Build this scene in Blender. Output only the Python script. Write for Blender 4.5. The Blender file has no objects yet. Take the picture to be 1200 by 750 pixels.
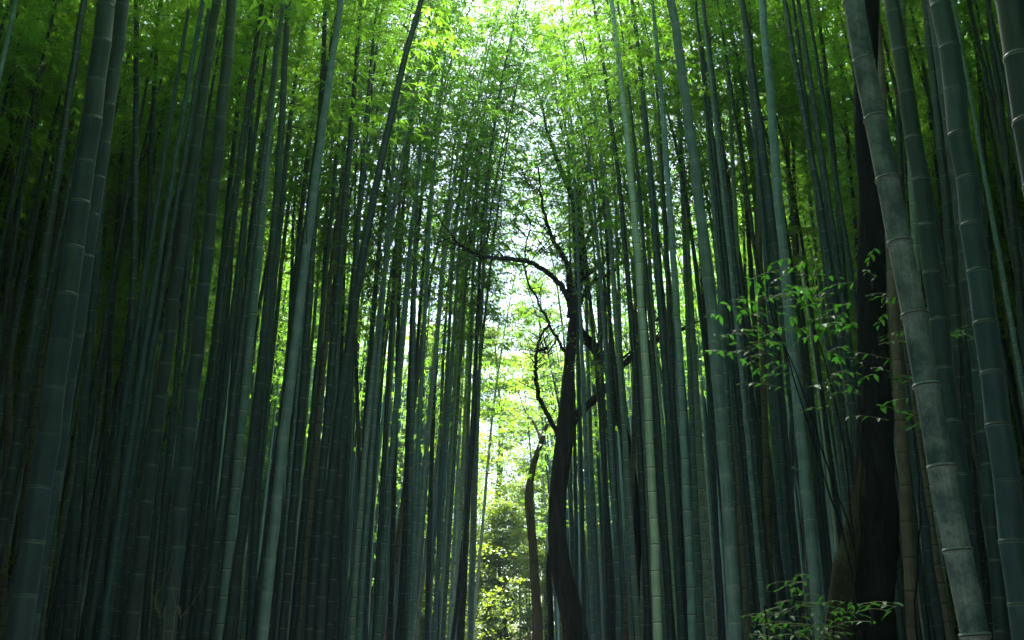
import bpy, math, random
import numpy as np
from mathutils import Vector, Matrix, Euler

R = math.radians
S = bpy.context.scene
COL = S.collection
rng = np.random.default_rng(11)
random.seed(5)

# ------------------------------------------------------------------ camera
CAM = np.array([0.0, 0.0, 1.6])
PITCH = R(19.0)
cd = bpy.data.cameras.new('camera')
cd.sensor_width = 36.0
cd.lens = 36.0
cd.clip_start = 0.05
cd.clip_end = 2000
cam = bpy.data.objects.new('camera', cd)
COL.objects.link(cam)
cam.location = CAM
cam.rotation_euler = (math.pi / 2 + PITCH, 0, 0)
S.camera = cam

# ------------------------------------------------------------------ light
SUN_EL, SUN_AZ = 63.0, 0.0         # azimuth measured from +Y (ahead) towards +X
w = bpy.data.worlds.new('World')
S.world = w
w.use_nodes = True
nt = w.node_tree
nt.nodes.clear()
sky = nt.nodes.new('ShaderNodeTexSky')
sky.sky_type = 'NISHITA'
sky.sun_disc = False
sky.sun_elevation = R(SUN_EL)
sky.sun_rotation = R(SUN_AZ)
sky.air_density = 1.0
sky.dust_density = 2.0
sky.ozone_density = 1.0
bg = nt.nodes.new('ShaderNodeBackground')
bg.inputs['Strength'].default_value = 0.15
out = nt.nodes.new('ShaderNodeOutputWorld')
nt.links.new(sky.outputs[0], bg.inputs[0])
nt.links.new(bg.outputs[0], out.inputs[0])

sl = bpy.data.lights.new('sun', 'SUN')
sl.energy = 5.0
sl.angle = R(3)
sl.color = (1.0, 0.95, 0.86)
sun = bpy.data.objects.new('sun', sl)
COL.objects.link(sun)
sd = Vector((math.sin(R(SUN_AZ)) * math.cos(R(SUN_EL)), math.cos(R(SUN_AZ)) * math.cos(R(SUN_EL)), math.sin(R(SUN_EL))))
sun.rotation_euler = sd.to_track_quat('Z', 'Y').to_euler()
sun.location = (0, 0, 40)

S.view_settings.view_transform = 'Standard'
S.view_settings.look = 'None'
S.view_settings.gamma = 1.0
S.view_settings.exposure = 2.38
S.render.engine = 'CYCLES'
S.cycles.use_denoising = True
S.cycles.max_bounces = 8
S.cycles.diffuse_bounces = 5
S.cycles.glossy_bounces = 3
S.cycles.transmission_bounces = 5
S.cycles.sample_clamp_indirect = 6.0


# ------------------------------------------------------------------ helpers
def link(o, parent=None):
    COL.objects.link(o)
    if parent is not None:
        o.parent = parent
    return o


def tag(o, label=None, cat=None, group=None, kind=None):
    if label: o['label'] = label
    if cat: o['category'] = cat
    if group: o['group'] = group
    if kind: o['kind'] = kind
    return o


def empty(name, loc):
    e = bpy.data.objects.new(name, None)
    e.empty_display_size = 0.2
    e.location = loc
    return link(e)


def np_mesh(name, verts, faces_list, mats, mat_idx=None, smooth=True):
    """faces_list: list of int arrays (n,k), k = 3 or 4"""
    me = bpy.data.meshes.new(name)
    verts = np.asarray(verts, dtype=np.float32)
    me.vertices.add(len(verts))
    me.vertices.foreach_set('co', verts.ravel())
    loops = np.concatenate([f.ravel() for f in faces_list]).astype(np.int32)
    totals = np.concatenate([np.full(len(f), f.shape[1]) for f in faces_list]).astype(np.int32)
    starts = np.concatenate([[0], np.cumsum(totals)[:-1]]).astype(np.int32)
    me.loops.add(len(loops))
    me.loops.foreach_set('vertex_index', loops)
    me.polygons.add(len(totals))
    me.polygons.foreach_set('loop_start', starts)
    me.polygons.foreach_set('loop_total', totals)
    for m in mats:
        me.materials.append(m)
    if mat_idx is not None:
        me.polygons.foreach_set('material_index', np.asarray(mat_idx, dtype=np.int32))
    me.polygons.foreach_set('use_smooth', np.full(len(totals), smooth))
    me.update(calc_edges=True)
    return me


def obj(name, me, parent=None):
    return link(bpy.data.objects.new(name, me), parent)


def sstep(t):
    t = np.clip(t, 0, 1)
    return t * t * (3 - 2 * t)


def pathc(y):
    t = max(0.0, (y - 14.0) / 30.0)
    return -1.3 * t * t / (1 + 0.4 * t)


def ground_z(x, y):
    xc = x - pathc(y)
    z = 1.0 * float(sstep((xc - 1.9) / 2.0)) + 0.35 * float(sstep((-xc - 1.9) / 2.0))
    z += 12.0 * float(sstep((abs(x) - 24) / 60.0)) + 6.0 * float(sstep((y - 60) / 80.0))
    if abs(xc) > 2.0:
        z += 0.05 * math.sin(x * 1.3 + y * 0.7) + 0.04 * math.sin(x * 0.6 - y * 1.1)
    return z


def pix(px, py, d):
    """point on the vertical plane y = d seen at pixel (px, py) of the 1200 x 750 photograph"""
    u, v = (px - 600.0) / 1200.0, (375.0 - py) / 1200.0
    dy = math.cos(PITCH) - v * math.sin(PITCH)
    dz = math.sin(PITCH) + v * math.cos(PITCH)
    k = d / dy
    return np.array([u * k, d, CAM[2] + dz * k])


def catmull(P, n):
    P = np.asarray(P, float)
    if len(P) < 3:
        t = np.linspace(0, 1, n)[:, None]
        return P[0] * (1 - t) + P[-1] * t
    Q = np.vstack([2 * P[0] - P[1], P, 2 * P[-1] - P[-2]])
    m = len(P) - 1
    res = []
    for s in np.linspace(0, m, n):
        i = min(int(s), m - 1)
        t = s - i
        a, b, c, d = Q[i], Q[i + 1], Q[i + 2], Q[i + 3]
        res.append(0.5 * ((2 * b) + (-a + c) * t + (2 * a - 5 * b + 4 * c - d) * t * t + (-a + 3 * b - 3 * c + d) * t ** 3))
    return np.array(res)


def tube(P, rad, sides, ridge=None, cap=True):
    """rings along P with radii rad -> verts, quads, tris"""
    P = np.asarray(P, float)
    rad = np.asarray(rad, float)
    n = len(P)
    T = np.gradient(P, axis=0)
    T /= np.linalg.norm(T, axis=1)[:, None] + 1e-12
    ref = np.array([1.0, 0, 0]) if abs(T[0][0]) < 0.9 else np.array([0, 1.0, 0])
    U = ref - T * (T @ ref)[:, None]
    U /= np.linalg.norm(U, axis=1)[:, None] + 1e-12
    V = np.cross(T, U)
    a = np.linspace(0, 2 * math.pi, sides, endpoint=False)
    rr = rad[:, None] * np.ones((1, sides))
    if ridge is not None:
        rr = rr * ridge(np.arange(n)[:, None] / max(1, n - 1), a[None, :])
    ring = P[:, None, :] + rr[:, :, None] * (np.cos(a)[None, :, None] * U[:, None, :] + np.sin(a)[None, :, None] * V[:, None, :])
    verts = ring.reshape(-1, 3)
    i = np.arange(n - 1)[:, None] * sides
    j = np.arange(sides)[None, :]
    jn = (j + 1) % sides
    quads = np.stack([i + j, i + jn, i + sides + jn, i + sides + j], axis=2).reshape(-1, 4)
    tris = np.zeros((0, 3), int)
    if cap:
        verts = np.vstack([verts, P[-1] + T[-1] * rad[-1] * 0.6])
        k = len(verts) - 1
        b = (n - 1) * sides
        tris = np.stack([b + j[0], b + jn[0], np.full(sides, k)], axis=1)
    return verts, quads, tris


class Acc:
    def __init__(s):
        s.v, s.q, s.t, s.n = [], [], [], 0

    def add(s, v, q=None, t=None):
        s.v.append(v)
        if q is not None and len(q): s.q.append(q + s.n)
        if t is not None and len(t): s.t.append(t + s.n)
        s.n += len(v)

    def tube(s, P, rad, sides, **k):
        s.add(*tube(P, rad, sides, **k))

    def mesh(s, name, mats, smooth=True):
        fl = []
        if s.q: fl.append(np.concatenate(s.q))
        if s.t: fl.append(np.concatenate(s.t))
        return np_mesh(name, np.concatenate(s.v), fl, mats, smooth=smooth)


def unit(a):
    return a / (np.linalg.norm(a, axis=-1, keepdims=True) + 1e-9)


def leaf_mesh(name, P, D, N, L, W, mat, fold=0.25, lv=None):
    """diamond shaped leaves: base P, direction D, normal N, length L, width W"""
    n = len(P)
    D = unit(D)
    N = unit(N - D * np.sum(N * D, axis=1)[:, None])
    B = np.cross(D, N)
    L, W = L[:, None], W[:, None]
    v0 = P
    v1 = P + D * L * 0.4 + B * W * 0.5 - N * W * fold
    v2 = P + D * L - N * L * 0.12
    v3 = P + D * L * 0.4 - B * W * 0.5 - N * W * fold
    V = np.stack([v0, v1, v2, v3], axis=1).reshape(-1, 3)
    i = np.arange(n) * 4
    F = np.concatenate([np.stack([i, i + 1, i + 2], 1), np.stack([i, i + 2, i + 3], 1)])
    me = np_mesh(name, V, [F], [mat], smooth=False)
    at = me.attributes.new('leaf_value', 'FLOAT', 'FACE')
    val = rng.random(n) if lv is None else lv
    at.data.foreach_set('value', np.concatenate([val, val]).astype(np.float32))
    return me


# ------------------------------------------------------------------ materials
def mat_new(name):
    m = bpy.data.materials.new(name)
    m.use_nodes = True
    m.node_tree.nodes.clear()
    return m, m.node_tree


def N(nt, kind, **kw):
    n = nt.nodes.new(kind)
    for k, v in kw.items():
        if k in n.inputs:
            n.inputs[k].default_value = v
        else:
            setattr(n, k, v)
    return n


def ramp(nt, stops):
    r = nt.nodes.new('ShaderNodeValToRGB')
    el = r.color_ramp.elements
    el[0].position, el[0].color = stops[0][0], (*stops[0][1], 1)
    el[1].position, el[1].color = stops[1][0], (*stops[1][1], 1)
    for p, c in stops[2:]:
        e = el.new(p)
        e.color = (*c, 1)
    return r


def leaf_mat(name, dark, light, trans, tr=0.5, gloss=0.06):
    m, t = mat_new(name)
    L = t.links.new
    att = N(t, 'ShaderNodeAttribute', attribute_name='leaf_value')
    oi = t.nodes.new('ShaderNodeObjectInfo')
    ad = N(t, 'ShaderNodeMath', operation='MULTIPLY_ADD')
    L(oi.outputs['Random'], ad.inputs[0]); ad.inputs[1].default_value = 0.45
    m2 = N(t, 'ShaderNodeMath', operation='MULTIPLY'); m2.inputs[1].default_value = 0.6
    L(att.outputs['Fac'], m2.inputs[0]); L(m2.outputs[0], ad.inputs[2])
    r = ramp(t, [(0.0, dark), (1.0, light)])
    L(ad.outputs[0], r.inputs[0])
    r2 = ramp(t, [(0.0, tuple(c * 0.7 for c in trans)), (1.0, trans)])
    L(ad.outputs[0], r2.inputs[0])
    d = N(t, 'ShaderNodeBsdfDiffuse')
    tl = N(t, 'ShaderNodeBsdfTranslucent')
    L(r.outputs[0], d.inputs[0]); L(r2.outputs[0], tl.inputs[0])
    mx = N(t, 'ShaderNodeMixShader'); mx.inputs[0].default_value = tr
    L(d.outputs[0], mx.inputs[1]); L(tl.outputs[0], mx.inputs[2])
    g = N(t, 'ShaderNodeBsdfGlossy'); g.inputs['Roughness'].default_value = 0.45
    g.inputs['Color'].default_value = (0.8, 0.9, 0.85, 1)
    mg = N(t, 'ShaderNodeMixShader'); mg.inputs[0].default_value = gloss
    L(mx.outputs[0], mg.inputs[1]); L(g.outputs[0], mg.inputs[2])
    o = t.nodes.new('ShaderNodeOutputMaterial')
    L(mg.outputs[0], o.inputs[0])
    return m


def culm_mat(name, base, bloom, scale=6.0, amount=0.5, rough=0.42, speck=0.0):
    m, t = mat_new(name)
    L = t.links.new
    tc = t.nodes.new('ShaderNodeTexCoord')
    oi = t.nodes.new('ShaderNodeObjectInfo')
    add = N(t, 'ShaderNodeVectorMath', operation='ADD')
    mul = N(t, 'ShaderNodeVectorMath', operation='SCALE'); mul.inputs['Scale'].default_value = 40
    cx = t.nodes.new('ShaderNodeCombineXYZ')
    L(oi.outputs['Random'], cx.inputs[0]); L(oi.outputs['Random'], cx.inputs[2])
    L(cx.outputs[0], mul.inputs[0]); L(tc.outputs['Object'], add.inputs[0]); L(mul.outputs[0], add.inputs[1])
    n1 = N(t, 'ShaderNodeTexNoise'); n1.inputs['Scale'].default_value = scale; n1.inputs['Detail'].default_value = 6
    n1.inputs['Roughness'].default_value = 0.68
    L(add.outputs[0], n1.inputs['Vector'])
    mp = N(t, 'ShaderNodeMapping'); mp.inputs['Scale'].default_value = (90, 90, 2.2)
    L(add.outputs[0], mp.inputs[0])
    n2 = N(t, 'ShaderNodeTexNoise'); n2.inputs['Scale'].default_value = 1.0; n2.inputs['Detail'].default_value = 3
    L(mp.outputs[0], n2.inputs['Vector'])
    r1 = ramp(t, [(0.38, (0, 0, 0)), (0.66, (1, 1, 1))])
    L(n1.outputs['Fac'], r1.inputs[0])
    mf = N(t, 'ShaderNodeMath', operation='MULTIPLY'); mf.inputs[1].default_value = amount
    L(r1.outputs[0], mf.inputs[0])
    mix = N(t, 'ShaderNodeMix', data_type='RGBA')
    mix.inputs['A'].default_value = (*base, 1); mix.inputs['B'].default_value = (*bloom, 1)
    wx = N(t, 'ShaderNodeAttribute', attribute_name='wax')
    wm = N(t, 'ShaderNodeMath', operation='MULTIPLY_ADD'); wm.use_clamp = True
    L(wx.outputs['Fac'], wm.inputs[0]); wm.inputs[1].default_value = 0.4; L(mf.outputs[0], wm.inputs[2])
    L(wm.outputs[0], mix.inputs['Factor'])
    # fine fibres along the culm
    r2 = ramp(t, [(0.3, (0.72, 0.72, 0.72)), (0.7, (1.15, 1.15, 1.15))])
    L(n2.outputs['Fac'], r2.inputs[0])
    mm = N(t, 'ShaderNodeMix', data_type='RGBA', blend_type='MULTIPLY'); mm.inputs['Factor'].default_value = 1
    L(mix.outputs['Result'], mm.inputs['A']); L(r2.outputs[0], mm.inputs['B'])
    # each culm a little different
    hv = N(t, 'ShaderNodeHueSaturation')
    mr = N(t, 'ShaderNodeMapRange'); mr.inputs['To Min'].default_value = 0.75; mr.inputs['To Max'].default_value = 1.25
    L(oi.outputs['Random'], mr.inputs[0]); L(mr.outputs[0], hv.inputs['Value'])
    L(mm.outputs['Result'], hv.inputs['Color'])
    col = hv.outputs[0]
    if speck:
        n3 = N(t, 'ShaderNodeTexNoise'); n3.inputs['Scale'].default_value = 55; n3.inputs['Detail'].default_value = 4
        L(add.outputs[0], n3.inputs['Vector'])
        r3 = ramp(t, [(0.55, (0, 0, 0)), (0.64, (speck, speck, speck))])
        L(n3.outputs['Fac'], r3.inputs[0])
        m3 = N(t, 'ShaderNodeMix', data_type='RGBA'); m3.inputs['B'].default_value = (0.02, 0.03, 0.03, 1)
        L(r3.outputs[0], m3.inputs['Factor']); L(col, m3.inputs['A'])
        col = m3.outputs['Result']
    p = N(t, 'ShaderNodeBsdfPrincipled'); p.inputs['Roughness'].default_value = rough
    p.inputs['Specular IOR Level'].default_value = 0.45
    L(col, p.inputs['Base Color'])
    rr = N(t, 'ShaderNodeMapRange'); rr.inputs['To Min'].default_value = rough - 0.1; rr.inputs['To Max'].default_value = rough + 0.22
    L(n1.outputs['Fac'], rr.inputs[0]); L(rr.outputs[0], p.inputs['Roughness'])
    b = N(t, 'ShaderNodeBump'); b.inputs['Strength'].default_value = 0.12; b.inputs['Distance'].default_value = 0.004
    L(n2.outputs['Fac'], b.inputs['Height']); L(b.outputs[0], p.inputs['Normal'])
    o = t.nodes.new('ShaderNodeOutputMaterial')
    L(p.outputs[0], o.inputs[0])
    return m


def noise_mat(name, stops, scale=5.0, rough=0.9, bump=0.5, stretch=(1, 1, 1), dist=0.02, detail=8):
    m, t = mat_new(name)
    L = t.links.new
    tc = t.nodes.new('ShaderNodeTexCoord')
    mp = N(t, 'ShaderNodeMapping'); mp.inputs['Scale'].default_value = stretch
    L(tc.outputs['Object'], mp.inputs[0])
    n1 = N(t, 'ShaderNodeTexNoise'); n1.inputs['Scale'].default_value = scale; n1.inputs['Detail'].default_value = detail
    n1.inputs['Roughness'].default_value = 0.7
    L(mp.outputs[0], n1.inputs['Vector'])
    r = ramp(t, stops)
    L(n1.outputs['Fac'], r.inputs[0])
    p = N(t, 'ShaderNodeBsdfPrincipled'); p.inputs['Roughness'].default_value = rough
    p.inputs['Specular IOR Level'].default_value = 0.06 if 'bark' in name else 0.25
    L(r.outputs[0], p.inputs['Base Color'])
    b = N(t, 'ShaderNodeBump'); b.inputs['Strength'].default_value = bump; b.inputs['Distance'].default_value = dist
    L(n1.outputs['Fac'], b.inputs['Height']); L(b.outputs[0], p.inputs['Normal'])
    o = t.nodes.new('ShaderNodeOutputMaterial')
    L(p.outputs[0], o.inputs[0])
    return m


CM = {
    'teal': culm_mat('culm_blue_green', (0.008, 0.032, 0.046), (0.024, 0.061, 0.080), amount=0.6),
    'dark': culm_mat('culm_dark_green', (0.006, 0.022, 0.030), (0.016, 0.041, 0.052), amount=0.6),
    'brightened': culm_mat('culm_brightened_blue_green', (0.082, 0.158, 0.185), (0.175, 0.27, 0.30), amount=0.7, rough=0.48),  # paler copy of the blue-green culm, corridor light put into its colour
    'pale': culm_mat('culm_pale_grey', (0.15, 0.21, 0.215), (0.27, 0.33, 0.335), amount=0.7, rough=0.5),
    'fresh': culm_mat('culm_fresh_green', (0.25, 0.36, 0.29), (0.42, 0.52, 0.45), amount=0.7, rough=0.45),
    'brown': culm_mat('culm_dead_brown', (0.085, 0.068, 0.054), (0.16, 0.135, 0.112), amount=0.8, rough=0.6),
    'mottled': culm_mat('culm_mottled_grey', (0.028, 0.070, 0.088), (0.22, 0.30, 0.335), scale=5.5, amount=0.95, rough=0.55, speck=0.35),
    'speckled': culm_mat('culm_lichen_speckled', (0.15, 0.19, 0.18), (0.32, 0.35, 0.33), scale=30, amount=0.9, rough=0.65, speck=0.7),
}
RM = {
    'teal': noise_mat('node_ring_dark', [(0.3, (0.045, 0.08, 0.09)), (0.7, (0.11, 0.16, 0.175))], 30, 0.6, 0.2),
    'dark': noise_mat('node_ring_grey', [(0.3, (0.06, 0.09, 0.10)), (0.7, (0.15, 0.19, 0.20))], 30, 0.6, 0.2),
    'pale': noise_mat('node_ring_chalk', [(0.3, (0.32, 0.36, 0.35)), (0.7, (0.55, 0.58, 0.56))], 30, 0.6, 0.2),
    'fresh': noise_mat('node_ring_waxy', [(0.3, (0.45, 0.50, 0.45)), (0.7, (0.68, 0.70, 0.66))], 30, 0.6, 0.2),
    'brown': noise_mat('node_ring_brown', [(0.3, (0.04, 0.03, 0.025)), (0.7, (0.12, 0.09, 0.07))], 30, 0.7, 0.2),
}
RM['mottled'] = noise_mat('node_ring_weathered', [(0.3, (0.04, 0.065, 0.07)), (0.7, (0.20, 0.24, 0.245))], 40, 0.7, 0.2)
RM['speckled'] = RM['pale']
RM['brightened'] = noise_mat('node_ring_soft', [(0.3, (0.20, 0.26, 0.26)), (0.7, (0.38, 0.44, 0.44))], 30, 0.6, 0.2)
GROOVE = noise_mat('node_groove', [(0.3, (0.012, 0.016, 0.016)), (0.7, (0.04, 0.05, 0.048))], 30, 0.8, 0.2)

LEAF = leaf_mat('bamboo_leaf', (0.026, 0.085, 0.020), (0.070, 0.165, 0.026), (0.27, 0.58, 0.028), tr=0.64)
LEAF_FAR = leaf_mat('broad_leaf', (0.035, 0.085, 0.018), (0.10, 0.17, 0.03), (0.30, 0.57, 0.04), tr=0.6)
LEAF_OPEN = leaf_mat('clearing_leaf', (0.03, 0.07, 0.010), (0.08, 0.14, 0.014), (0.33, 0.49, 0.014), tr=0.58)
LEAF_SAP = leaf_mat('sapling_leaf', (0.008, 0.042, 0.009), (0.022, 0.085, 0.013), (0.05, 0.235, 0.013), tr=0.42, gloss=0.02)
TWIG = noise_mat('twig', [(0.3, (0.06, 0.075, 0.04)), (0.7, (0.13, 0.14, 0.08))], 8, 0.7, 0.2)
BARK = noise_mat('dark_bark', [(0.3, (0.004, 0.007, 0.009)), (0.7, (0.014, 0.018, 0.020))], 3.5, 0.92, 1.0, (3, 3, 0.8), 0.05)
BARK_FORK = noise_mat('furrowed_bark', [(0.3, (0.010, 0.011, 0.011)), (0.7, (0.05, 0.047, 0.044))], 3.0, 0.9, 1.0, (4, 4, 0.6), 0.08)
BARK_BROWN = noise_mat('brown_bark', [(0.3, (0.022, 0.019, 0.015)), (0.7, (0.075, 0.06, 0.047))], 4, 0.92, 1.0, (3, 3, 0.8), 0.04)
LICHEN = noise_mat('lichen_bark', [(0.25, (0.012, 0.016, 0.010)), (0.55, (0.046, 0.052, 0.034)), (0.8, (0.095, 0.10, 0.066))], 9, 0.95, 1.0, (1, 1, 0.7), 0.12)
STRAW = noise_mat('dry_straw', [(0.3, (0.20, 0.16, 0.10)), (0.7, (0.36, 0.30, 0.20))], 10, 0.8, 0.2)
SOIL = noise_mat('leaf_litter', [(0.3, (0.035, 0.028, 0.018)), (0.55, (0.09, 0.07, 0.045)), (0.75, (0.16, 0.13, 0.085))], 7, 0.95, 0.8)
GRAVEL = noise_mat('packed_gravel', [(0.3, (0.16, 0.15, 0.14)), (0.7, (0.30, 0.29, 0.27))], 18, 0.95, 0.5)

# ------------------------------------------------------------------ ground
gx = np.concatenate([np.linspace(-260, -30, 24), np.linspace(-28, 28, 113), np.linspace(30, 260, 24)])
gy = np.concatenate([np.linspace(-160, -25, 12), np.linspace(-22, 72, 95), np.linspace(80, 420, 24)])
GV = np.array([[x, y, ground_z(x, y)] for y in gy for x in gx])
nx, ny = len(gx), len(gy)
ii = (np.arange(ny - 1)[:, None] * nx + np.arange(nx - 1)[None, :]).ravel()
GF = np.stack([ii, ii + 1, ii + nx + 1, ii + nx], 1)
tag(obj('ground', np_mesh('ground', GV, [GF], [SOIL])), kind='structure')
py_ = np.linspace(-22, 46, 70)
PV = np.array([[pathc(y) + s * 1.6, y, ground_z(pathc(y), y) + 0.02] for y in py_ for s in (-1, -0.33, 0.33, 1)])
ii = (np.arange(69)[:, None] * 4 + np.arange(3)[None, :]).ravel()
tag(obj('path', np_mesh('path', PV, [np.stack([ii, ii + 1, ii + 5, ii + 4], 1)], [GRAVEL])), kind='structure')

# ------------------------------------------------------------------ bamboo crowns (shared mesh data)
CROWN_L = 8.0


def crown_axis(t, bend):
    """local axis of a crown, bending towards local +X; t in 0..1"""
    t = np.asarray(t, float)
    return np.stack([bend * t ** 2.1, 0 * t, CROWN_L * (t - 0.05 * bend * t ** 3)], axis=-1)


def make_crown(k, bend, dens=1.0, wide=1.0):
    r = np.random.default_rng(100 + k)
    tw = Acc()
    P, D, NN, L, W = [], [], [], [], []
    z = 0.0
    az = r.random() * 6.28
    while z < 0.985:
        c = crown_axis(np.array([z]), bend)[0]
        az += math.pi + r.normal(0, 0.5)
        prof = 0.55 + 0.75 * math.sin(math.pi * min(1, z * 0.9 + 0.12))
        for s in range(2):
            a = az + (s - 0.5) * 0.9 + r.normal(0, 0.2)
            ln = wide * prof * r.uniform(0.65, 1.35) * (1.0 if s == 0 else 0.75)
            up = r.uniform(0.35, 0.75)
            h = np.array([math.cos(a), math.sin(a), 0])
            n = 7
            t = np.linspace(0, 1, n)[:, None]
            bp = c + h * ln * t * math.cos(up) + np.array([0, 0, 1]) * (ln * math.sin(up) * t - 0.62 * ln * t ** 2.2)
            tw.tube(bp, np.linspace(0.007, 0.0025, n), 3, cap=False)
            ns = int(round(ln * 6 * dens)) + 2
            for q in range(ns):
                u = r.uniform(0.18, 1.0)
                f = u * (n - 1)
                i0 = min(int(f), n - 2)
                b = bp[i0] + (bp[i0 + 1] - bp[i0]) * (f - i0)
                sa = a + r.choice([-1, 1]) * r.uniform(0.3, 1.3)
                sl_ = r.uniform(0.12, 0.38)
                sh = np.array([math.cos(sa), math.sin(sa), r.uniform(-0.5, 0.25)])
                tip = b + sh * sl_
                tw.tube(np.array([b, tip]), np.array([0.0022, 0.0015]), 3, cap=False)
                for e in range(3):
                    pt = b + (tip - b) * (0.45 + 0.28 * e) + r.normal(0, 0.012, 3)
                    for g in range(r.integers(2, 4) if e < 2 else 4):
                        la = sa + r.normal(0, 0.8)
                        P.append(pt)
                        D.append([math.cos(la), math.sin(la), r.uniform(-0.9, 0.15)])
                        NN.append([r.normal(0, 0.35), r.normal(0, 0.35), 1.0])
                        L.append(r.uniform(0.09, 0.16)); W.append(r.uniform(0.018, 0.029))
        z += r.uniform(0.026, 0.040)
    P, D, NN, L, W = map(np.array, (P, D, NN, L, W))
    lm = leaf_mesh('bamboo_foliage', P, D, NN, L, W, LEAF)
    return tw.mesh('bamboo_branches', [TWIG]), lm


CROWNS = []
for k, bend in enumerate((0.5, 0.9, 1.3, 1.7, 1.1, 0.7)):
    CROWNS.append((bend, *make_crown(k, bend)))
for k, bend in enumerate((0.8, 1.3, 1.8)):          # 6..8          # lush crowns made dense to darken the near and side groves
    CROWNS.append((bend, *make_crown(10 + k, bend, 1.6, 1.2)))

for k, bend in enumerate((0.6, 1.0, 1.4)):          # 9..11: thin crowns that let the light through
    CROWNS.append((bend, *make_crown(20 + k, bend, 0.42, 0.95)))

# one shared node ring (unit radius)
prof = [(1.002, -0.20), (1.025, -0.13), (1.06, -0.03), (1.03, 0.0), (1.07, 0.06), (1.04, 0.12), (1.002, 0.24)]
a = np.linspace(0, 2 * math.pi, 20, endpoint=False)
rv = np.concatenate([np.stack([np.cos(a) * r_, np.sin(a) * r_, np.full(20, z_)], 1) for r_, z_ in prof])
nb = len(prof) - 1
i = (np.arange(nb)[:, None] * 20 + np.arange(20)[None, :]).ravel()
jn = (np.arange(nb)[:, None] * 20 + (np.arange(20)[None, :] + 1) % 20).ravel()
RINGF = np.stack([i, jn, jn + 20, i + 20], 1)
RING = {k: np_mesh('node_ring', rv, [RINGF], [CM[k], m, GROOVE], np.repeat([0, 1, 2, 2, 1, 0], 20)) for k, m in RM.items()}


def dead_twig(seed):
    r = np.random.default_rng(seed)
    a_ = Acc()
    ln = r.uniform(0.5, 0.8)
    P = catmull([[0, 0, 0], [ln * .45, r.normal(0, .05), ln * .32], [ln, r.normal(0, .12), ln * .45]], 8)
    a_.tube(P, np.linspace(0.006, 0.0018, 8), 4, cap=False)
    for q in (3, 5, 6):
        e = P[q] + np.array([r.uniform(.1, .22), r.normal(0, .16), r.uniform(-.05, .16)])
        a_.tube(np.array([P[q], (P[q] + e) / 2 + [0, 0, .03], e]), [0.003, 0.002, 0.001], 3, cap=False)
    return a_.mesh('dead_twig', [TWIG])


TWIGS = [dead_twig(k) for k in range(4)]


def culm_profile(H, D, nodes, ringed):
    """heights, radius factors, powder amount and face materials of a culm"""
    zs, rs, wx, mi = [0.0], [1.0], [0.0], []
    e = 0.055 * D
    for zn in nodes:
        f = 1 + random.gauss(0, 0.012)
        if ringed:
            zs += [zn - 0.9 * D, zn - 0.11 * D, zn, zn + 0.12 * D]; rs += [f, f * 1.012, f * 1.02, f]
            wx += [0, 1, 0.3, 0]; mi += [0, 0, 0, 0]
        else:
            zs += [zn - 0.8 * D, zn - 2.2 * e, zn, zn + 1.7 * e]; rs += [f, f, 1.065, 1.0]
            wx += [0, 1, 1, 0]; mi += [0, 0, 1, 2]
    zs += [H]; rs += [1.0]; wx += [0]; mi += [0]
    return np.array(zs), np.array(rs), np.array(wx), mi


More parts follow.
